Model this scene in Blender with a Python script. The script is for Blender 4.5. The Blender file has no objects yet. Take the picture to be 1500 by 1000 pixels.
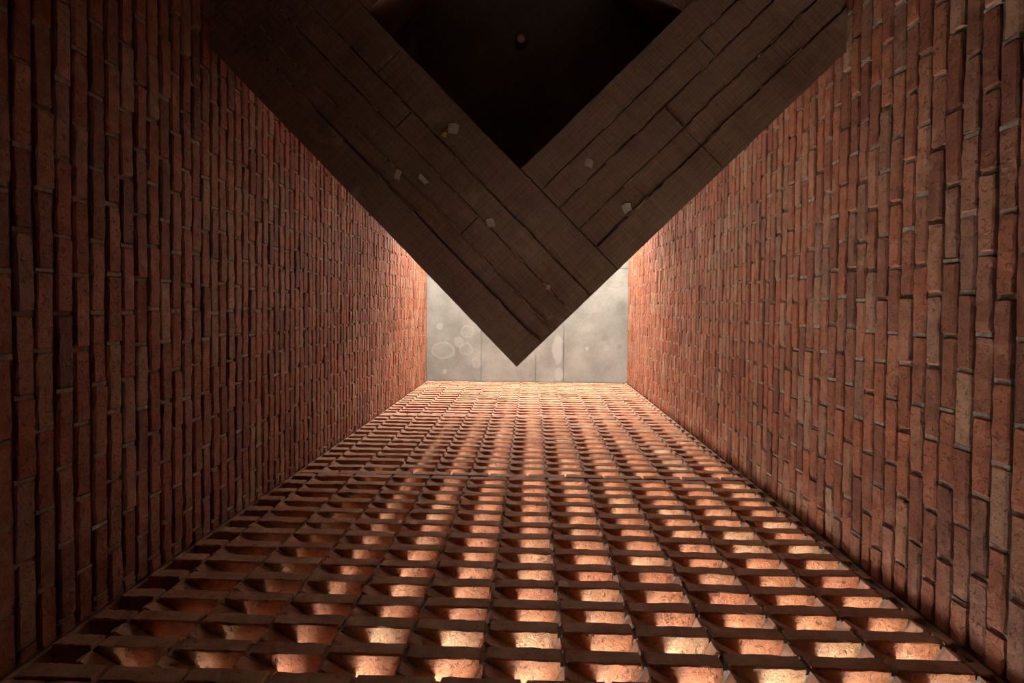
import bpy, math, random
from mathutils import Matrix, Vector, noise

# ------------------------------------------------------------------ basics
random.seed(11)
SC = bpy.context.scene
COL = SC.collection

# ------------------------------------------------------------------ camera
# x = picture right, y = picture down (towards the pierced wall), z = up the shaft
F_PX, CX, CY = 800.0, 749.12, 467.51
RX, RY, RZ = 0.0210, 0.0355, 0.0090
R = (Matrix.Rotation(RZ, 3, 'Z') @ Matrix.Rotation(RY, 3, 'Y') @ Matrix.Rotation(RX, 3, 'X'))
cam_data = bpy.data.cameras.new('camera')
cam = bpy.data.objects.new('camera', cam_data)
COL.objects.link(cam)
right, down, fwd = R[0], R[1], R[2]
m = Matrix.Identity(4)
for i in range(3):
    m[i][0] = right[i]
    m[i][1] = -down[i]
    m[i][2] = -fwd[i]
cam.matrix_world = m
cam_data.sensor_width = 36.0
cam_data.lens = 36.0 * F_PX / 1500.0
cam_data.shift_x = (750.0 - CX) / 1500.0
cam_data.shift_y = (CY - 500.0) / 1500.0
cam_data.clip_start = 0.02
SC.camera = cam

# ------------------------------------------------------------------ light
WORLD_STRENGTH = 50.0
WORLD_COLOR = (1.0, 0.95, 0.885, 1.0)
EXPOSURE = 0.0
world = bpy.data.worlds.new('daylight')
SC.world = world
world.use_nodes = True
wn = world.node_tree.nodes
wn['Background'].inputs['Color'].default_value = WORLD_COLOR
wn['Background'].inputs['Strength'].default_value = WORLD_STRENGTH

def portal(name, loc, rot, sx, sy):
    l = bpy.data.lights.new(name, 'AREA')
    l.shape = 'RECTANGLE'
    l.size, l.size_y = sx, sy
    l.cycles.is_portal = True
    o = bpy.data.objects.new(name, l)
    o.location = loc
    o.rotation_euler = rot
    COL.objects.link(o)

SC.view_settings.view_transform = 'Standard'
SC.view_settings.look = 'None'
SC.view_settings.gamma = 1.0
SC.view_settings.use_curve_mapping = False
SC.view_settings.exposure = EXPOSURE
SC.cycles.max_bounces = 10
SC.cycles.diffuse_bounces = 8
SC.cycles.sample_clamp_indirect = 8.0

# ------------------------------------------------------------------ dimensions
XL, XR, YS, YB = -1.5096, 1.3924, 1.0778, -3.02
H, FLOOR = 7.935, -1.60
ZB = 2.512                      # underside of the concrete beams
DZ, DZS, LB = 0.0705, 0.0728, 0.25
Z1 = 3.467                      # bed joint of the first solid double course
WIN_Z0, WIN_Z1 = 6.30, 7.86      # high opening in the wall behind the beams
REVEAL = 1.1  # unseen opening depth, made deep to block steep light down the shaft
YU = -1.25                      # unseen upper back wall, set close so the window light falls off downwards
WING_L, WING_R = 1.05, 1.2       # unseen outside runs of the side walls, added to shade the end columns

portal('window_portal', (0.5 * (XL + XR), YU - 0.05, 0.5 * (WIN_Z0 + WIN_Z1)), (math.radians(90), 0, 0), XR - XL, WIN_Z1 - WIN_Z0)
portal('screen_portal', (0.5 * (XL + XR), YS + 0.34, 0.5 * (1.1 + H)), (math.radians(-90), 0, 0), XR - XL, H - 1.1)

def px(p):
    c = R @ Vector(p)
    return CX + F_PX * c.x / c.z, CY + F_PX * c.y / c.z

def unpx(u, v, z):
    w = R.transposed() @ Vector(((u - CX) / F_PX, (v - CY) / F_PX, 1.0))
    return w * (z / w.z)

# ------------------------------------------------------------------ materials
def new_mat(name):
    mt = bpy.data.materials.new(name)
    mt.use_nodes = True
    nt = mt.node_tree
    bs = nt.nodes['Principled BSDF']
    return mt, nt, bs

def N(nt, typ, **kw):
    n = nt.nodes.new(typ)
    for k, v in kw.items():
        if k.startswith('i_'):
            n.inputs[k[2:].replace('_', ' ')].default_value = v
        else:
            setattr(n, k, v)
    return n

def math_node(nt, op, a, b=None, clamp=False):
    n = nt.nodes.new('ShaderNodeMath')
    n.operation = op
    n.use_clamp = clamp
    for k, v in ((0, a), (1, b)):
        if v is None:
            continue
        if isinstance(v, (int, float)):
            n.inputs[k].default_value = v
        else:
            nt.links.new(v, n.inputs[k])
    return n.outputs[0]

def ramp(nt, fac, stops, interp='LINEAR'):
    n = nt.nodes.new('ShaderNodeValToRGB')
    n.color_ramp.interpolation = interp
    el = n.color_ramp.elements
    while len(el) < len(stops):
        el.new(0.5)
    for e, (p, c) in zip(el, stops):
        e.position = p
        e.color = (c[0], c[1], c[2], 1.0)
    nt.links.new(fac, n.inputs[0])
    return n.outputs[0]

def mix(nt, fac, a, b, mode='MIX'):
    n = nt.nodes.new('ShaderNodeMix')
    n.data_type = 'RGBA'
    n.blend_type = mode
    for s, v in ((n.inputs[0], fac), (n.inputs[6], a), (n.inputs[7], b)):
        if isinstance(v, (int, float)):
            s.default_value = v
        elif isinstance(v, tuple):
            s.default_value = (v[0], v[1], v[2], 1.0)
        else:
            nt.links.new(v, s)
    return n.outputs[2]

def brick_material(name, stops, rough, pit, bump, spec=0.3, crk=0.15, pressed=None):
    mt, nt, bs = new_mat(name)
    geo = N(nt, 'ShaderNodeNewGeometry')
    oi = N(nt, 'ShaderNodeObjectInfo')
    at = N(nt, 'ShaderNodeAttribute', attribute_name='rnd')
    rnd = math_node(nt, 'FRACT', math_node(nt, 'ADD', oi.outputs['Random'], at.outputs['Fac']))
    base = ramp(nt, rnd, stops)
    torn = None
    if pressed:
        # smooth pressed upright faces are paler and greyer than the torn clay of the beds
        sp = N(nt, 'ShaderNodeSeparateXYZ')
        nt.links.new(geo.outputs['True Normal'], sp.inputs[0])
        torn = ramp(nt, math_node(nt, 'ABSOLUTE', sp.outputs[2]), [(0.45, (0, 0, 0)), (0.75, (1, 1, 1))])
        base = mix(nt, torn, mix(nt, 0.72, base, pressed), base)
    n1 = N(nt, 'ShaderNodeTexNoise', i_Scale=14.0, i_Detail=6.0, i_Roughness=0.65)
    nt.links.new(geo.outputs['Position'], n1.inputs['Vector'])
    blot = ramp(nt, n1.outputs['Fac'], [(0.30, (0.62, 0.56, 0.52)), (0.52, (1, 1, 1)), (0.74, (1.30, 1.34, 1.34))])
    col = mix(nt, 0.85, base, blot, 'MULTIPLY')
    # pale lime bloom in patches of its own
    n2 = N(nt, 'ShaderNodeTexNoise', i_Scale=7.5, i_Detail=7.0, i_Roughness=0.72)
    nt.links.new(geo.outputs['Position'], n2.inputs['Vector'])
    bloom = math_node(nt, 'MULTIPLY', ramp(nt, n2.outputs['Fac'], [(0.54, (0, 0, 0)), (0.66, (1, 1, 1))]), 0.36)
    col = mix(nt, bloom, col, (0.42, 0.255, 0.17))
    vo = N(nt, 'ShaderNodeTexVoronoi', i_Scale=95.0)
    nt.links.new(geo.outputs['Position'], vo.inputs['Vector'])
    n3 = N(nt, 'ShaderNodeTexNoise', i_Scale=55.0, i_Detail=8.0, i_Roughness=0.7, i_Distortion=0.6)
    nt.links.new(geo.outputs['Position'], n3.inputs['Vector'])
    pits = ramp(nt, n3.outputs['Fac'], [(0.33, (0, 0, 0)), (0.43, (1, 1, 1))])
    col = mix(nt, math_node(nt, 'MULTIPLY', math_node(nt, 'SUBTRACT', 1.0, pits), pit), col, (0.10, 0.035, 0.02))
    nt.links.new(col, bs.inputs['Base Color'])
    bs.inputs['Roughness'].default_value = rough
    bs.inputs['Specular IOR Level'].default_value = spec
    n5 = N(nt, 'ShaderNodeTexNoise', i_Scale=26.0, i_Detail=8.0, i_Roughness=0.74, i_Distortion=0.5)
    nt.links.new(geo.outputs['Position'], n5.inputs['Vector'])
    ridge = math_node(nt, 'ABSOLUTE', math_node(nt, 'SUBTRACT', n5.outputs['Fac'], 0.5))
    crack = ramp(nt, ridge, [(0.0, (0, 0, 0)), (0.02, (1, 1, 1))])
    hgt = math_node(nt, 'ADD', math_node(nt, 'MULTIPLY', crack, crk * 0.2), math_node(nt, 'MULTIPLY', n5.outputs['Fac'], crk * 1.5))
    hgt = math_node(nt, 'ADD', hgt, math_node(nt, 'MULTIPLY', pits, 0.7))
    hgt = math_node(nt, 'ADD', hgt, math_node(nt, 'MULTIPLY', n3.outputs['Fac'], 0.8))
    hgt = math_node(nt, 'ADD', hgt, math_node(nt, 'MULTIPLY', vo.outputs['Distance'], 0.25))
    bp = N(nt, 'ShaderNodeBump', i_Strength=bump, i_Distance=0.006)
    if torn:
        nt.links.new(math_node(nt, 'ADD', math_node(nt, 'MULTIPLY', torn, bump * 0.65), bump * 0.35), bp.inputs['Strength'])
    nt.links.new(hgt, bp.inputs['Height'])
    nt.links.new(bp.outputs['Normal'], bs.inputs['Normal'])
    return mt

M_BRICK = brick_material('fired_brick', [
    (0.00, (0.150, 0.048, 0.024)), (0.14, (0.255, 0.087, 0.043)), (0.28, (0.310, 0.098, 0.046)),
    (0.40, (0.190, 0.058, 0.029)), (0.54, (0.330, 0.145, 0.080)), (0.66, (0.280, 0.085, 0.041)),
    (0.78, (0.230, 0.105, 0.066)), (0.88, (0.345, 0.185, 0.112)), (1.00, (0.150, 0.048, 0.024))], 0.58, 0.7, 0.95, 0.24, 0.5)
M_SCREEN = brick_material('rough_screen_brick', [
    (0.00, (0.361, 0.136, 0.057)), (0.22, (0.451, 0.181, 0.077)), (0.42, (0.394, 0.144, 0.061)),
    (0.60, (0.492, 0.241, 0.114)), (0.78, (0.377, 0.128, 0.054)), (0.90, (0.492, 0.287, 0.148)),
    (1.00, (0.361, 0.136, 0.057))], 0.72, 0.75, 1.0, 0.25, 0.9, (0.32, 0.195, 0.140))

def mortar_material(name, c):
    mt, nt, bs = new_mat(name)
    geo = N(nt, 'ShaderNodeNewGeometry')
    n1 = N(nt, 'ShaderNodeTexNoise', i_Scale=40.0, i_Detail=6.0)
    nt.links.new(geo.outputs['Position'], n1.inputs['Vector'])
    col = ramp(nt, n1.outputs['Fac'], [(0.3, tuple(v * 0.6 for v in c)), (0.7, tuple(v * 1.25 for v in c))])
    nt.links.new(col, bs.inputs['Base Color'])
    bs.inputs['Roughness'].default_value = 0.9
    bp = N(nt, 'ShaderNodeBump', i_Strength=0.6, i_Distance=0.005)
    nt.links.new(n1.outputs['Fac'], bp.inputs['Height'])
    nt.links.new(bp.outputs['Normal'], bs.inputs['Normal'])
    return mt

M_MORTAR = mortar_material('lime_mortar', (0.26, 0.21, 0.17))
M_JOINT = mortar_material('joint_mortar', (0.12, 0.085, 0.065))

def concrete_material(name, dark, light, grain, bump, marks=()):
    mt, nt, bs = new_mat(name)
    tc = N(nt, 'ShaderNodeTexCoord')
    geo = N(nt, 'ShaderNodeNewGeometry')
    n1 = N(nt, 'ShaderNodeTexNoise', i_Scale=2.6, i_Detail=9.0, i_Roughness=0.62)
    nt.links.new(geo.outputs['Position'], n1.inputs['Vector'])
    col = ramp(nt, n1.outputs['Fac'], [(0.33, dark), (0.62, light)])
    n2 = N(nt, 'ShaderNodeTexNoise', i_Scale=38.0, i_Detail=5.0, i_Roughness=0.7)
    nt.links.new(geo.outputs['Position'], n2.inputs['Vector'])
    speck = ramp(nt, n2.outputs['Fac'], [(0.28, (0.62, 0.58, 0.55)), (0.40, (1, 1, 1)), (0.75, (1.12, 1.10, 1.08))])
    col = mix(nt, 0.7, col, speck, 'MULTIPLY')
    hgt = n2.outputs['Fac']
    if grain:
        # saw marks left by rough formwork boards: fine lines across, long streaks along
        for sc, k in (((6.0, 160.0, 1.0), 0.30), ((150.0, 3.0, 1.0), 0.35)):
            mp = N(nt, 'ShaderNodeMapping')
            mp.inputs['Scale'].default_value = sc
            nt.links.new(tc.outputs['Object'], mp.inputs['Vector'])
            n3 = N(nt, 'ShaderNodeTexNoise', i_Scale=1.0, i_Detail=3.0)
            nt.links.new(mp.outputs['Vector'], n3.inputs['Vector'])
            col = mix(nt, grain, col, ramp(nt, n3.outputs['Fac'], [(0.3, (0.62, 0.60, 0.58)), (0.7, (1.35, 1.32, 1.3))]), 'MULTIPLY')
            hgt = math_node(nt, 'ADD', hgt, math_node(nt, 'MULTIPLY', n3.outputs['Fac'], k))
        # pale lime scale in blotches
        n4 = N(nt, 'ShaderNodeTexNoise', i_Scale=4.2, i_Detail=8.0, i_Roughness=0.72)
        nt.links.new(geo.outputs['Position'], n4.inputs['Vector'])
        sc4 = math_node(nt, 'MULTIPLY', ramp(nt, n4.outputs['Fac'], [(0.58, (0, 0, 0)), (0.66, (1, 1, 1))]), 0.55)
        col = mix(nt, sc4, col, tuple(min(1, v * 1.55) for v in light))
    for (mx, my, rx, ry, ring, amt, c) in marks:
        sub = N(nt, 'ShaderNodeVectorMath', operation='SUBTRACT')
        wob = N(nt, 'ShaderNodeTexNoise', i_Scale=7.0, i_Detail=3.0)
        nt.links.new(geo.outputs['Position'], wob.inputs['Vector'])
        add = N(nt, 'ShaderNodeVectorMath', operation='MULTIPLY_ADD')
        nt.links.new(wob.outputs['Color'], add.inputs[0])
        add.inputs[1].default_value = (0.07, 0.07, 0.0)
        nt.links.new(geo.outputs['Position'], add.inputs[2])
        nt.links.new(add.outputs[0], sub.inputs[0])
        sub.inputs[1].default_value = (mx + 0.035, my + 0.035, H)
        scl = N(nt, 'ShaderNodeVectorMath', operation='MULTIPLY')
        nt.links.new(sub.outputs[0], scl.inputs[0])
        scl.inputs[1].default_value = (1.0 / rx, 1.0 / ry, 0.0)
        ln = N(nt, 'ShaderNodeVectorMath', operation='LENGTH')
        nt.links.new(scl.outputs[0], ln.inputs[0])
        if ring:
            f = ramp(nt, ln.outputs['Value'], [(0.0, (0.25, 0.25, 0.25)), (0.72, (0.35, 0.35, 0.35)), (0.90, (1, 1, 1)), (1.0, (0, 0, 0))])
        else:
            f = ramp(nt, ln.outputs['Value'], [(0.0, (1, 1, 1)), (0.75, (0.9, 0.9, 0.9)), (1.0, (0, 0, 0))])
        col = mix(nt, math_node(nt, 'MULTIPLY', f, amt), col, c)
    nt.links.new(col, bs.inputs['Base Color'])
    bs.inputs['Roughness'].default_value = 0.75
    bp = N(nt, 'ShaderNodeBump', i_Strength=bump, i_Distance=0.004)
    nt.links.new(hgt, bp.inputs['Height'])
    nt.links.new(bp.outputs['Normal'], bs.inputs['Normal'])
    return mt

def ceil_mark(u, v, ru, rv, ring, amt, c):
    p = unpx(u, v, H)
    k = H / F_PX
    return (p.x, p.y, ru * k, rv * k, ring, amt, c)

PALE, STAIN = (0.34, 0.335, 0.31), (0.13, 0.110, 0.080)
M_CEIL = concrete_material('ceiling_concrete', (0.160, 0.156, 0.136), (0.245, 0.240, 0.212), 0.0, 0.25, [
    ceil_mark(649, 513, 19, 13, True, 0.55, PALE), ceil_mark(683, 511, 11, 10, True, 0.50, PALE),
    ceil_mark(672, 501, 8, 9, False, 0.40, PALE), ceil_mark(685, 485, 11, 10, True, 0.45, PALE),
    ceil_mark(644, 478, 6, 6, False, 0.55, PALE), ceil_mark(698, 531, 7, 8, True, 0.60, PALE),
    ceil_mark(652, 544, 4, 4, False, 0.7, PALE), ceil_mark(817, 512, 9, 24, False, 0.55, PALE),
    ceil_mark(819, 548, 8, 11, False, 0.50, PALE), ceil_mark(901, 416, 14, 5, True, 0.35, STAIN),
    ceil_mark(887, 495, 6, 5, False, 0.40, STAIN), ceil_mark(889, 510, 4, 4, True, 0.7, PALE),
    ceil_mark(860, 510, 3, 3, False, 0.7, PALE), ceil_mark(908, 507, 5, 4, False, 0.35, STAIN),
    ceil_mark(910, 448, 8, 9, False, 0.35, STAIN)])
M_BEAM = concrete_material('board_marked_concrete', (0.180, 0.105, 0.062), (0.275, 0.172, 0.110), 0.55, 0.6)
M_SLAB = concrete_material('slab_concrete', (0.10, 0.085, 0.07), (0.16, 0.135, 0.115), 0.3, 0.4)
M_REVEAL = concrete_material('reveal_concrete', (0.42, 0.40, 0.36), (0.55, 0.53, 0.48), 0.0, 0.2)  # pale so the unseen reveal throws more light inward
M_FLOOR = concrete_material('floor_concrete', (0.05, 0.042, 0.036), (0.09, 0.075, 0.062), 0.0, 0.3)

def plain(name, c, rough, spec=0.5, noise_scale=30.0, trans=0.0):
    mt, nt, bs = new_mat(name)
    geo = N(nt, 'ShaderNodeNewGeometry')
    n1 = N(nt, 'ShaderNodeTexNoise', i_Scale=noise_scale, i_Detail=4.0)
    nt.links.new(geo.outputs['Position'], n1.inputs['Vector'])
    nt.links.new(ramp(nt, n1.outputs['Fac'], [(0.3, tuple(v * 0.8 for v in c)), (0.7, tuple(min(1, v * 1.2) for v in c))]), bs.inputs['Base Color'])
    bs.inputs['Roughness'].default_value = rough
    bs.inputs['Specular IOR Level'].default_value = spec
    if trans:
        bs.inputs['Transmission Weight'].default_value = trans
    return mt

M_FIN = plain('grout_sliver', (0.42, 0.27, 0.17), 0.9)
M_PAPER = plain('paper_scrap', (0.52, 0.42, 0.35), 0.9)
M_YELLOW = plain('yellow_tape', (0.55, 0.33, 0.05), 0.8)
M_SOCKET = plain('black_plastic', (0.015, 0.014, 0.013), 0.4)
M_BULB = plain('frosted_bulb', (0.52, 0.36, 0.24), 0.08, 0.8)
M_OUT = plain('outer_render', (0.30, 0.17, 0.11), 0.9)

# ------------------------------------------------------------------ object helpers
def link(name, mesh, parent=None, mat=None, loc=(0, 0, 0), rot=(0, 0, 0), scale=None):
    o = bpy.data.objects.new(name, mesh)
    COL.objects.link(o)
    o.location = loc
    o.rotation_euler = rot
    if scale:
        o.scale = scale
    if parent:
        o.parent = parent
    if mat and mesh and not mesh.materials:
        mesh.materials.append(mat)
    return o

def tag(o, label=None, category=None, kind=None, group=None):
    if label:
        o['label'] = label
    if category:
        o['category'] = category
    if kind:
        o['kind'] = kind
    if group:
        o['group'] = group
    return o

def mesh_from(name, vs, fs, rnd=None):
    me = bpy.data.meshes.new(name)
    me.from_pydata(vs, [], fs)
    me.update()
    if rnd is not None:
        a = me.attributes.new('rnd', 'FLOAT', 'POINT')
        a.data.foreach_set('value', rnd)
    return me

def boxes(name, lst):
    vs, fs = [], []
    for (x0, x1, y0, y1, z0, z1) in lst:
        b = len(vs)
        vs += [(x0, y0, z0), (x1, y0, z0), (x1, y1, z0), (x0, y1, z0), (x0, y0, z1), (x1, y0, z1), (x1, y1, z1), (x0, y1, z1)]
        fs += [(b, b + 3, b + 2, b + 1), (b + 4, b + 5, b + 6, b + 7), (b, b + 1, b + 5, b + 4), (b + 1, b + 2, b + 6, b + 5), (b + 2, b + 3, b + 7, b + 6), (b + 3, b, b + 4, b + 7)]
    return mesh_from(name, vs, fs)

def brick_geo(L, W, T, seed, stations, wob, bev):
    """hand-made brick: rounded section swept along x with uneven stations"""
    rg = random.Random(seed)
    y, z = W / 2, T / 2
    b1, b2, b3, b4 = [bev * rg.uniform(0.6, 1.5) for _ in range(4)]
    sec = [(-y + b1, -z), (y - b2, -z), (y, -z + b2), (y, z - b3), (y - b3, z), (-y + b4, z), (-y, z - b4), (-y, -z + b1)]
    xs = [-L / 2, -L / 2 + bev]
    for i in range(1, stations):
        xs.append(-L / 2 + L * i / stations + rg.uniform(-.2, .2) * L / stations)
    xs += [L / 2 - bev, L / 2]
    vs = []
    off = [[rg.uniform(-100, 100) for _ in range(2)] for _ in range(8)]
    for si, x in enumerate(xs):
        end = si in (0, len(xs) - 1)
        for k, (py, pz) in enumerate(sec):
            q = Vector((x * 22, off[k][0], off[k][1]))
            dy = noise.noise(q) * wob + rg.uniform(-.35, .35) * wob
            dzz = noise.noise(q + Vector((31, 7, 3))) * wob + rg.uniform(-.35, .35) * wob
            s = 1.0
            yy, zz = py + dy, pz + dzz
            if end:
                yy *= 1 - 1.2 * bev / y
                zz *= 1 - 1.2 * bev / z
            vs.append((x + (rg.uniform(-1, 1) * wob * .8), yy, zz))
    fs = []
    n = len(sec)
    for s in range(len(xs) - 1):
        for k in range(n):
            a, b = s * n + k, s * n + (k + 1) % n
            fs.append((a, a + n, b + n, b))
    fs.append(tuple(range(n)))
    fs.append(tuple(reversed(range((len(xs) - 1) * n, len(xs) * n))))
    return vs, fs

class Pile:
    """bricks past the number that is shown one by one, joined into one part"""
    def __init__(self):
        self.vs, self.fs, self.rnd = [], [], []
    def add(self, geo, mat4, r):
        b = len(self.vs)
        for v in geo[0]:
            w = mat4 @ Vector(v)
            self.vs.append((w.x, w.y, w.z))
        self.rnd += [r] * len(geo[0])
        self.fs += [tuple(i + b for i in f) for f in geo[1]]
    def build(self, name, parent, mat):
        if not self.vs:
            return None
        o = link(name, mesh_from(name, self.vs, self.fs, self.rnd), parent, mat)
        o['kind'] = 'stuff'
        return o

def trs(loc, rot, scale):
    from mathutils import Euler
    return Matrix.Translation(loc) @ Euler(rot).to_matrix().to_4x4() @ Matrix.Diagonal((scale[0], scale[1], scale[2], 1.0))

V_POLY = [(757, 537), (306, 70), (306, -900), (1244, -900), (1241, 78)]
def behind_beam(u, v):
    c = False
    j = len(V_POLY) - 1
    for i in range(len(V_POLY)):
        (xi, yi), (xj, yj) = V_POLY[i], V_POLY[j]
        if (yi > v) != (yj > v) and u < (xj - xi) * (v - yi) / (yj - yi) + xi:
            c = not c
        j = i
    return c

def in_view(p, margin=25):
    u, v = px(p)
    if not (-margin < u < 1500 + margin and -margin < v < 1000 + margin):
        return False
    return not (p[2] > ZB and behind_beam(u, v))

# ------------------------------------------------------------------ shell
REC = 0.015
wall_left = link('wall_left', boxes('wall_left', [(XL - 0.30, XL - REC, YB - 0.3, YS + WING_L, FLOOR, H + 0.3)]), None, M_JOINT)
tag(wall_left, 'dark unlit brick wall of the shaft, left of the pierced brick wall', 'wall', 'structure')
wall_right = link('wall_right', boxes('wall_right', [(XR + REC, XR + 0.30, YB - 0.3, YS + WING_R, FLOOR, H + 0.3)]), None, M_JOINT)
tag(wall_right, 'warmly lit brick wall of the shaft, right of the pierced brick wall', 'wall', 'structure')
Z_SCREEN0 = Z1 - 30 * DZS
wall_front = link('wall_front', boxes('wall_front', [(XL - REC, XR + REC, YS + 0.014, YS + 0.26, FLOOR, Z_SCREEN0), (XL - REC, XL + 0.003, YS + 0.012, YS + 0.26, Z_SCREEN0, H), (XR - 0.003, XR + REC, YS + 0.012, YS + 0.26, Z_SCREEN0, H), (XL - REC, XR + REC, YS + 0.005, YS + 0.26, H - 0.004, H + 0.3)]), None, M_OUT)
tag(wall_front, 'pierced wall of flat and angled bricks with glowing gaps', 'wall', 'structure')
wall_back = link('wall_back', boxes('wall_back', [(XL - REC, XR + REC, YB - 0.3, YB, FLOOR, ZB + 0.47), (XL - REC, XR + REC, YB - 0.3, YU, ZB + 0.47, ZB + 0.70)]), None, M_OUT)
reveal = link('window_reveal', boxes('window_reveal', [(XL - REC, XR + REC, YU - REVEAL, YU, ZB + 0.70, WIN_Z0), (XL - REC, XR + REC, YU - REVEAL, YU, WIN_Z1, H + 0.3)]), wall_back, M_REVEAL)
tag(wall_back, 'plain wall behind the concrete beams with a high opening', 'wall', 'structure')
floor = link('floor', boxes('floor', [(XL - 0.3, XR + 0.3, YB - 0.3, YS + 0.26, FLOOR - 0.2, FLOOR)]), None, M_FLOOR)
tag(floor, 'dark concrete floor at the foot of the shaft', 'floor', 'structure')

# unseen wall added outside to shade the first columns of the pierced wall
BLOCK_X, BLOCK_Y = -0.84, 0.85
light_block_wall = link('light_block_wall', boxes('light_block_wall', [(XL - REC, BLOCK_X, YS + BLOCK_Y, YS + BLOCK_Y + 0.2, FLOOR, H + 0.3)]), None, M_OUT)
light_block_roof = link('light_block_roof', boxes('light_block_roof', [(XL - 5.0, XR + 5.0, YS + 0.27, YS + 9.0, H + 0.31, H + 0.5)]), None, M_OUT)  # unseen slab added to cut off the high sky
tag(light_block_roof, 'unseen overhang added outside to block sky light above the pierced wall', 'roof', 'structure')
tag(light_block_wall, 'plain unseen wall added outside to shade the left part of the pierced wall', 'wall', 'structure')

# ceiling: cast panels with narrow open joints
ceiling = link('ceiling', boxes('ceiling', [(XL - 0.3, XR + 0.3, YU - 0.3, YS + 0.3, H + 0.012, H + 0.3)]), None, M_CEIL)
tag(ceiling, 'pale stained concrete ceiling at the far top of the shaft', 'ceiling', 'structure')
sx = [XL - REC, unpx(705, 500, H).x, unpx(784.5, 530, H).x, unpx(825.5, 520, H).x, XR + REC]
sy = [YU, unpx(900, 393, H).y, YS + 0.004]
for i in range(4):
    for j in range(2):
        g = 0.005
        dz_ = (0.0, 0.0015, -0.001, 0.002)[i]
        o = link('panel', boxes('panel', [(sx[i] + g, sx[i + 1] - g, sy[j] + g, sy[j + 1] - g, H + dz_, H + 0.02)]), ceiling, M_CEIL)

# ------------------------------------------------------------------ side walls, brick by brick
SIDE_T = DZ - 0.0115
SIDE_L = LB - 0.013
side_geo = [brick_geo(SIDE_L, 0.10, SIDE_T, 100 + i, 7, 0.0034, 0.005) for i in range(12)]
side_mesh = []
for i, g in enumerate(side_geo):
    me = mesh_from('brick_%d' % i, *g)
    me.materials.append(M_BRICK)
    side_mesh.append(me)

def side_wall(wall, x_face, sgn, z_ref, y_ref):
    """sgn = +1 when the brick faces look towards +x"""
    rg = random.Random(5 if sgn > 0 else 6)
    items = []
    mort = []
    k = -24
    while True:
        z0 = z_ref + k * DZ
        if z0 + DZ > H:
            break
        off = y_ref + (0.5 * LB if k % 2 else 0.0) + rg.uniform(-.012, .012)
        n0 = math.floor((YB - off) / LB)
        y = off + n0 * LB
        while y < YS:
            a, b = max(y, YB) + 0.0065, min(y + LB, YS + 0.004) - 0.0065
            if b - a > 0.02:
                items.append((0.5 * (a + b), z0 + DZ * 0.5, (b - a) / SIDE_L))
                if z0 > 0.3 and b < YS - 0.02:
                    xm = x_face - sgn * (0.003 + rg.uniform(0, .010))
                    y1 = b + 0.0065
                    w = rg.uniform(.005, .009)
                    mort.append((min(xm, xm - sgn * 0.02), max(xm, xm - sgn * 0.02), y1 - w, min(y1 + w, YS + .01), z0 + rg.uniform(.001, .008), z0 + DZ - rg.uniform(.001, .008)))
            y += LB
        k += 1
    vis = [it for it in items if in_view((x_face, it[0], it[1]))]
    vis.sort(key=lambda it: it[1])
    own = set(id(it) for it in vis[:300])
    pile = Pile()
    for it in items:
        yc, zc, s = it
        gi = rg.randrange(12)
        loc = (x_face - sgn * (0.05 + rg.uniform(-.003, .004)), yc + rg.uniform(-.002, .002), zc + rg.uniform(-.0015, .0015))
        rot = (rg.uniform(-.012, .012), rg.uniform(-.02, .02), math.radians(90) + rg.uniform(-.008, .008))
        if rg.random() < 0.5:
            rot = (rot[0], rot[1], rot[2] + math.pi)
        if id(it) in own:
            link('brick', side_mesh[gi], wall, None, loc, rot, (s, 1, 1))
        else:
            pile.add(side_geo[gi], trs(loc, rot, (s, 1, 1)), rg.random())
    pile.build('far_bricks', wall, M_BRICK)
    o = link('mortar', boxes('mortar', mort), wall, M_MORTAR)
    o['kind'] = 'stuff'

side_wall(wall_right, XR, -1, 1.558, -0.426)
side_wall(wall_left, XL, 1, 1.615, -0.10)

# ------------------------------------------------------------------ pierced wall
PITCH, P0 = 0.2465, -1.369
A_L, A_W, A_T = PITCH - 0.014, 0.115, DZS - 0.0105
B_W, B_L, B_T = 0.121, 0.235, DZS - 0.012
TH = math.radians(28)
flat_geo = [brick_geo(A_L, A_W, A_T, 300 + i, 8, 0.0030, 0.004) for i in range(12)]
ang_geo = [brick_geo(B_L, B_W, B_T, 400 + i, 6, 0.0030, 0.005) for i in range(10)]
flat_mesh, ang_mesh = [], []
for i, g in enumerate(flat_geo):
    me = mesh_from('flat_brick_%d' % i, *g)
    me.materials.append(M_SCREEN)
    flat_mesh.append(me)
for i, g in enumerate(ang_geo):
    me = mesh_from('angled_brick_%d' % i, *g)
    me.materials.append(M_SCREEN)
    ang_mesh.append(me)

rg = random.Random(77)
flat_items, ang_items = [], []
pads_v, pads_f = [], []
def pad(cx, cy, ang, hx, hy, z0, z1):
    b = len(pads_v)
    ca, sa = math.cos(ang), math.sin(ang)
    for z in (z0, z1):
        for (ax, ay) in ((-hx, -hy), (hx, -hy), (hx, hy), (-hx, hy)):
            ax += rg.uniform(-.004, .004)
            ay += rg.uniform(-.004, .004)
            pads_v.append((cx + ax * ca - ay * sa, cy + ax * sa + ay * ca, z))
    for f in ((0, 3, 2, 1), (4, 5, 6, 7), (0, 1, 5, 4), (1, 2, 6, 5), (2, 3, 7, 6), (3, 0, 4, 7)):
        pads_f.append(tuple(b + i for i in f))

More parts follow.
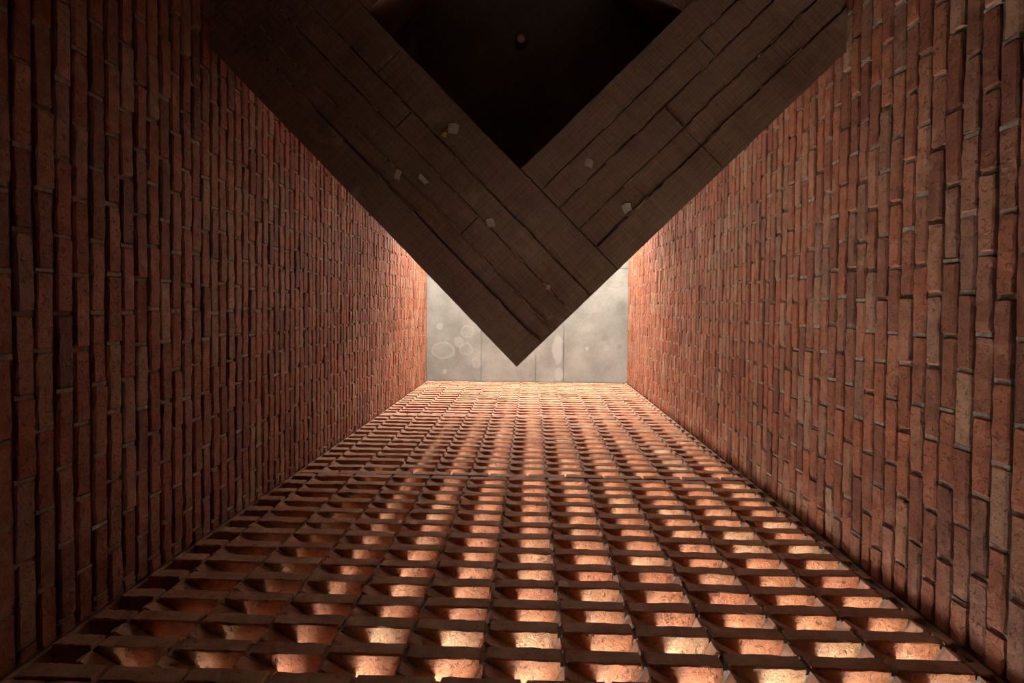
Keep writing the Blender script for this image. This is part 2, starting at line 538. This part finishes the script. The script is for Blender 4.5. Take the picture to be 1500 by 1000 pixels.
i = -48
while True:
    z0 = Z1 + i * DZS
    if z0 + DZS > H + 0.01:
        break
    j = i % 27
    zc = z0 + 0.5 * DZS
    solid = i < -30
    if solid or j == 0 or j % 2 == 0:
        sh = 0.5 * PITCH if (j == 0 or (solid and i % 2 == 0)) else 0.0
        x = P0 - PITCH - sh
        while x < XR:
            a, b = max(x + 0.007, XL + 0.004), min(x + PITCH - 0.007, XR - 0.004)
            if b - a > 0.025:
                flat_items.append((0.5 * (a + b), zc, (b - a) / A_L))
            if XL + .02 < x < XR - .02:
                pad(x, YS + 0.066, 0, 0.010, 0.050, z0 + 0.004, z0 + DZS - 0.004)
            x += PITCH
        if not solid and (j == 0 or j == 26):
            pad(0.5 * (XL + XR), YS + 0.064, 0, 0.5 * (XR - XL) - .006, 0.05, z0 - 0.006 if j == 0 else z0 + DZS - .005, z0 + .006 if j == 0 else z0 + DZS + .005)
    else:
        flat_items.append((0.5 * (XL + P0 - 0.055), zc, (P0 - 0.055 - XL) / A_L, 0.045))  # stub brick added to stop light through the left end cell
        for k in range(12):
            xk = P0 + k * PITCH
            w = B_W if k < 11 else 0.062
            # corner at (xk, YS); short face runs right and out, long face runs left and out
            dx, dy = math.cos(TH), math.sin(TH)
            cx = xk + 0.5 * w * dx - 0.5 * B_L * dy
            cy = YS + 0.5 * w * dy + 0.5 * B_L * dx
            ang_items.append((cx, cy, zc, w / B_W))
            pad(cx, cy, TH + math.pi / 2, B_L * .5 - .006, w * .5 - .006, z0 - 0.007, z0 + .008)
            pad(cx, cy, TH + math.pi / 2, B_L * .5 - .006, w * .5 - .006, z0 + DZS - .008, z0 + DZS + .007)
    i += 1

def spread(items, geos, meshes, name, rest, place, zi):
    vis = [it for it in items if in_view((it[0], YS, it[zi]))]
    vis.sort(key=lambda it: it[zi])
    own = set(id(it) for it in vis[:300])
    pile = Pile()
    for it in items:
        loc, rot, sc_ = place(it)
        gi = rg.randrange(len(geos))
        if id(it) in own:
            link(name, meshes[gi], wall_front, None, loc, rot, sc_)
        else:
            pile.add(geos[gi], trs(loc, rot, sc_), rg.random())
    pile.build(rest, wall_front, M_SCREEN)

def place_flat(it):
    flip = math.pi if rg.random() < .5 else 0
    return ((it[0] + rg.uniform(-.002, .002), YS + A_W / 2 + (it[3] if len(it) > 3 else 0.0) + rg.uniform(-.003, .003), it[1] + rg.uniform(-.001, .001)),
            (rg.uniform(-.012, .012), rg.uniform(-.006, .006), flip + rg.uniform(-.012, .012)), (it[2], 1, 1))

def place_ang(it):
    return ((it[0], it[1] + rg.uniform(-.004, .004), it[2] + rg.uniform(-.001, .001)),
            (rg.uniform(-.01, .01), rg.uniform(-.01, .01), TH + math.pi / 2 + rg.uniform(-.06, .06)), (1, it[3], 1))

spread(flat_items, flat_geo, flat_mesh, 'flat_brick', 'far_flat_bricks', place_flat, 1)
spread(ang_items, ang_geo, ang_mesh, 'angled_brick', 'far_angled_bricks', place_ang, 2)
o = link('mortar', mesh_from('screen_mortar', pads_v, pads_f), wall_front, M_MORTAR)
o['kind'] = 'stuff'

# ------------------------------------------------------------------ concrete beams overhead
beam = link('concrete_beam', None)
beam.location = (-0.059, -1.35, ZB)
tag(beam, 'dark board-marked concrete beams in a diamond overhead, V point towards the pierced wall', 'beam')
APEX = Vector((-0.063, 0.273))
DR = Vector((0.7145, -0.6996))      # along the right arm, away from the apex
DL = Vector((-0.6996, -0.7145))     # along the left arm
WB, HOLE = 0.64, 1.012
OUT = HOLE + 2 * WB

def clip(poly, nrm, d):
    """keep nrm.p <= d"""
    out = []
    for a, b in zip(poly, poly[1:] + poly[:1]):
        fa, fb = nrm.dot(a) - d, nrm.dot(b) - d
        if fa <= 0:
            out.append(a)
        if (fa < 0 < fb) or (fb < 0 < fa):
            out.append(a + (b - a) * (fa / (fa - fb)))
    return out

def prism(name, poly, z0, z1, parent, mat, ang=0.0, chip=0.0):
    poly = clip(poly, Vector((1, 0)), XR + 0.010)
    poly = clip(poly, Vector((-1, 0)), -(XL - 0.010))
    poly = clip(poly, Vector((0, -1)), -(YB + 0.002))
    if len(poly) < 3:
        return None
    if sum(a.x * b.y - a.y * b.x for a, b in zip(poly, poly[1:] + poly[:1])) < 0:
        poly = poly[::-1]
    # densify and roughen the outline a little
    pts = []
    for a, b in zip(poly, poly[1:] + poly[:1]):
        n = max(1, int((b - a).length / 0.035)) if chip else 1
        for q in range(n):
            p = a + (b - a) * (q / n)
            if chip and q:
                t = (b - a).normalized()
                p = p + Vector((-t.y, t.x)) * abs(noise.noise(Vector((p.x * 23, p.y * 23, 4.0)))) * chip
            pts.append(p)
    area = sum(a.x * b.y - a.y * b.x for a, b in zip(pts, pts[1:] + pts[:1]))
    if area < 0:
        pts.reverse()
    ca, sa = math.cos(-ang), math.sin(-ang)
    loc = [((p.x - APEX.x) * ca - (p.y - APEX.y) * sa, (p.x - APEX.x) * sa + (p.y - APEX.y) * ca) for p in pts]
    n = len(loc)
    vs = [(x, y, z0 - ZB) for x, y in loc] + [(x, y, z1 - ZB) for x, y in loc]
    fs = [tuple(reversed(range(n))), tuple(range(n, 2 * n))]
    fs += [(k, (k + 1) % n, n + (k + 1) % n, n + k) for k in range(n)]
    o = link(name, mesh_from(name, vs, fs), parent, mat)
    o.location = (APEX.x, APEX.y, ZB)
    o.rotation_euler = (0, 0, ang)
    return o

def pt(r, l):
    """r along the right arm, l along the left arm, from the apex"""
    return APEX + DR * r + DL * l

def rect(r0, r1, l0, l1):
    return [pt(r0, l0), pt(r1, l0), pt(r1, l1), pt(r0, l1)]

def unparent_fix(o, parent):
    o.matrix_parent_inverse = Matrix.Translation(parent.location).inverted()

CORE = 0.46
JOINT = 0.004
AL, AR = math.atan2(DL.y, DL.x), math.atan2(DR.y, DR.x)
rb = random.Random(3)
def arm(r0, r1, l0, l1, along, widths, cuts):
    """one beam: a core and the cast imprint of each formwork board on its underside"""
    core = prism('arm', rect(r0, r1, l0, l1), ZB + 0.020, ZB + CORE, None, M_BEAM, AL if along == 'l' else AR)
    core.parent = beam
    unparent_fix(core, beam)
    fins = []
    pos = 0.0
    tot = sum(widths)
    span = (r1 - r0) if along == 'l' else (l1 - l0)
    for q, w in enumerate(widths):
        a, b = pos / tot * span, (pos + w) / tot * span
        pos += w
        g0 = 0.0 if q == 0 else JOINT
        g1 = 0.0 if q == len(widths) - 1 else JOINT
        lo, hi = (l0, l1) if along == 'l' else (r0, r1)
        if q:
            # ragged slivers of grout squeezed between two boards
            e = lo + 0.01
            while e < hi - 0.03:
                ln = rb.uniform(.012, .05)
                if rb.random() < 0.42:
                    c = a + rb.uniform(-.003, .003)
                    h = rb.uniform(.0015, .0035)
                    fins.append(rect(r0 + c - h, r0 + c + h, e, e + ln) if along == 'l' else rect(e, e + ln, l0 + c - h, l0 + c + h))
                e += ln
        ends = [lo] + [c for c in cuts.get(q, ()) if lo < c < hi] + [hi]
        for e0, e1 in zip(ends, ends[1:]):
            f0 = 0.0 if e0 == lo and along == 'l' else (0.006 if e0 == lo else 0.002)
            if along == 'l':
                poly = rect(r0 + a + g0, r0 + b - g1, e0 + f0, e1 - 0.002)
            else:
                poly = rect(e0 + f0, e1 - 0.002, l0 + a + g0, l0 + b - g1)
            zz = ZB + rb.uniform(-.004, .004)
            s = prism('board_imprint', poly, zz, ZB + 0.024, None, M_BEAM, AL if along == 'l' else AR, 0.003)
            if s:
                s.parent = core
                s.matrix_parent_inverse = (Matrix.Translation(core.location) @ Matrix.Rotation(core.rotation_euler.z, 4, 'Z')).inverted()
    fv, ff = [], []
    for poly in fins:
        poly = clip(clip(poly, Vector((1, 0)), XR), Vector((-1, 0)), -XL)
        if len(poly) != 4:
            continue
        b = len(fv)
        z0 = ZB - rb.uniform(.003, .007)
        fv += [(p.x, p.y, z0 + rb.uniform(0, .003)) for p in poly] + [(p.x, p.y, ZB + 0.015) for p in poly]
        ff += [tuple(b + i for i in f) for f in ((0, 1, 2, 3), (7, 6, 5, 4), (0, 4, 5, 1), (1, 5, 6, 2), (2, 6, 7, 3), (3, 7, 4, 0))]
    fo = link('grout_fins', mesh_from('grout_fins', fv, ff), None, M_FIN)
    fo.parent = core
    fo.matrix_parent_inverse = (Matrix.Translation(core.location) @ Matrix.Rotation(core.rotation_euler.z, 4, 'Z')).inverted()
    fo['kind'] = 'stuff'
    return core

# left arm runs through to the apex; r counts across it from the outer edge
arm_l = arm(0, WB, 0, OUT, 'l', [0.155, 0.08, 0.12, 0.115, 0.17], {1: (1.02,), 2: (0.62,), 3: (1.18,), 4: (1.42,)})
arm_r = arm(WB, OUT, 0, WB, 'r', [0.145, 0.113, 0.133, 0.115, 0.136], {0: (1.30,), 1: (1.30,), 2: (1.30,), 3: (1.62,)})
arm_b = arm(OUT - WB, OUT, WB, OUT, 'l', [0.13, 0.12, 0.13, 0.13, 0.13], {})
arm_t = arm(WB, OUT - WB, OUT - WB, OUT, 'r', [0.13, 0.12, 0.13, 0.13, 0.13], {})
slab = prism('slab', rect(WB - .01, OUT - WB + .01, WB - .01, OUT - WB + .01), ZB + 0.30, ZB + CORE - .005, None, M_SLAB, AL)
slab.parent = beam
unparent_fix(slab, beam)

# scraps of paper and tape left stuck to the formwork
def scrap(u, v, w, h, ang, mat, parent, seed, name='paper_scrap'):
    r2 = random.Random(seed)
    p = unpx(u, v, ZB - 0.0035)
    k = ZB / F_PX
    base = [(-.5, -.5), (.1, -.56), (.5, -.42), (.46, .1), (.5, .5), (-.1, .44), (-.46, .5), (-.5, .05)]
    ps = [((x + r2.uniform(-.07, .07)) * w * k, (y + r2.uniform(-.07, .07)) * h * k) for x, y in base]
    n = len(ps)
    vs = [(x, y, -0.0008 - abs(r2.gauss(0, .0006))) for x, y in ps] + [(x, y, 0.0022) for x, y in ps]
    fs = [tuple(reversed(range(n))), tuple(range(n, 2 * n))] + [(a, (a + 1) % n, n + (a + 1) % n, n + a) for a in range(n)]
    o = link(name, mesh_from(name, vs, fs), None, mat, (p.x, p.y, p.z), (0, 0, ang))
    o.parent = parent
    o.matrix_parent_inverse = (Matrix.Translation(parent.location) @ Matrix.Rotation(parent.rotation_euler.z, 4, 'Z')).inverted()
    return o
scrap(664, 189, 16, 15, 0.15, M_PAPER, arm_l, 1)
scrap(651, 197, 7, 7, 0.4, M_YELLOW, arm_l, 2, 'tape_scrap')['label'] = 'small yellow tape scrap'
scrap(620, 263, 18, 7, 0.80, M_PAPER, arm_l, 3)
scrap(719, 327, 11, 12, -0.2, M_PAPER, arm_l, 4)
scrap(583, 256, 9, 15, 0.3, M_PAPER, arm_l, 5)
scrap(863, 239, 12, 11, 0.25, M_PAPER, arm_r, 6)
scrap(919, 305, 13, 12, -0.4, M_PAPER, arm_r, 7)
scrap(803, 421, 6, 8, 0.3, M_PAPER, arm_l, 8)

# ------------------------------------------------------------------ bare bulb under the slab
def lathe(name, prof, mat, parent, loc, seg=28, smooth=True):
    vs, fs = [], []
    for (r, z) in prof:
        for s in range(seg):
            a = 2 * math.pi * s / seg
            vs.append((r * math.cos(a), r * math.sin(a), z))
    for q in range(len(prof) - 1):
        for s in range(seg):
            b = (s + 1) % seg
            fs.append((q * seg + s, q * seg + b, (q + 1) * seg + b, (q + 1) * seg + s))
    fs.append(tuple(reversed(range(seg))))
    fs.append(tuple(range((len(prof) - 1) * seg, len(prof) * seg)))
    me = mesh_from(name, vs, fs)
    if smooth:
        for p in me.polygons:
            p.use_smooth = len(p.vertices) == 4
    return link(name, me, parent, mat, loc)

ZL = ZB + 0.30
lp = unpx(763.5, 57, ZL - 0.05)
lamp = link('ceiling_lamp', None)
lamp.location = (lp.x, lp.y, ZL)
tag(lamp, 'small round unlit bulb in a black socket in the dark diamond recess', 'lamp')
lathe('socket', [(0.034, 0.0), (0.034, -0.012), (0.026, -0.018), (0.021, -0.030), (0.021, -0.040), (0.012, -0.040)][::-1], M_SOCKET, lamp, (0, 0, 0))
bprof = [(0.0215 * math.sin(math.pi * t / 14), -0.056 - 0.0215 * math.cos(math.pi * t / 14)) for t in range(1, 13)] + [(0.010, -0.034)]
lathe('bulb', bprof, M_BULB, lamp, (0, 0, 0))
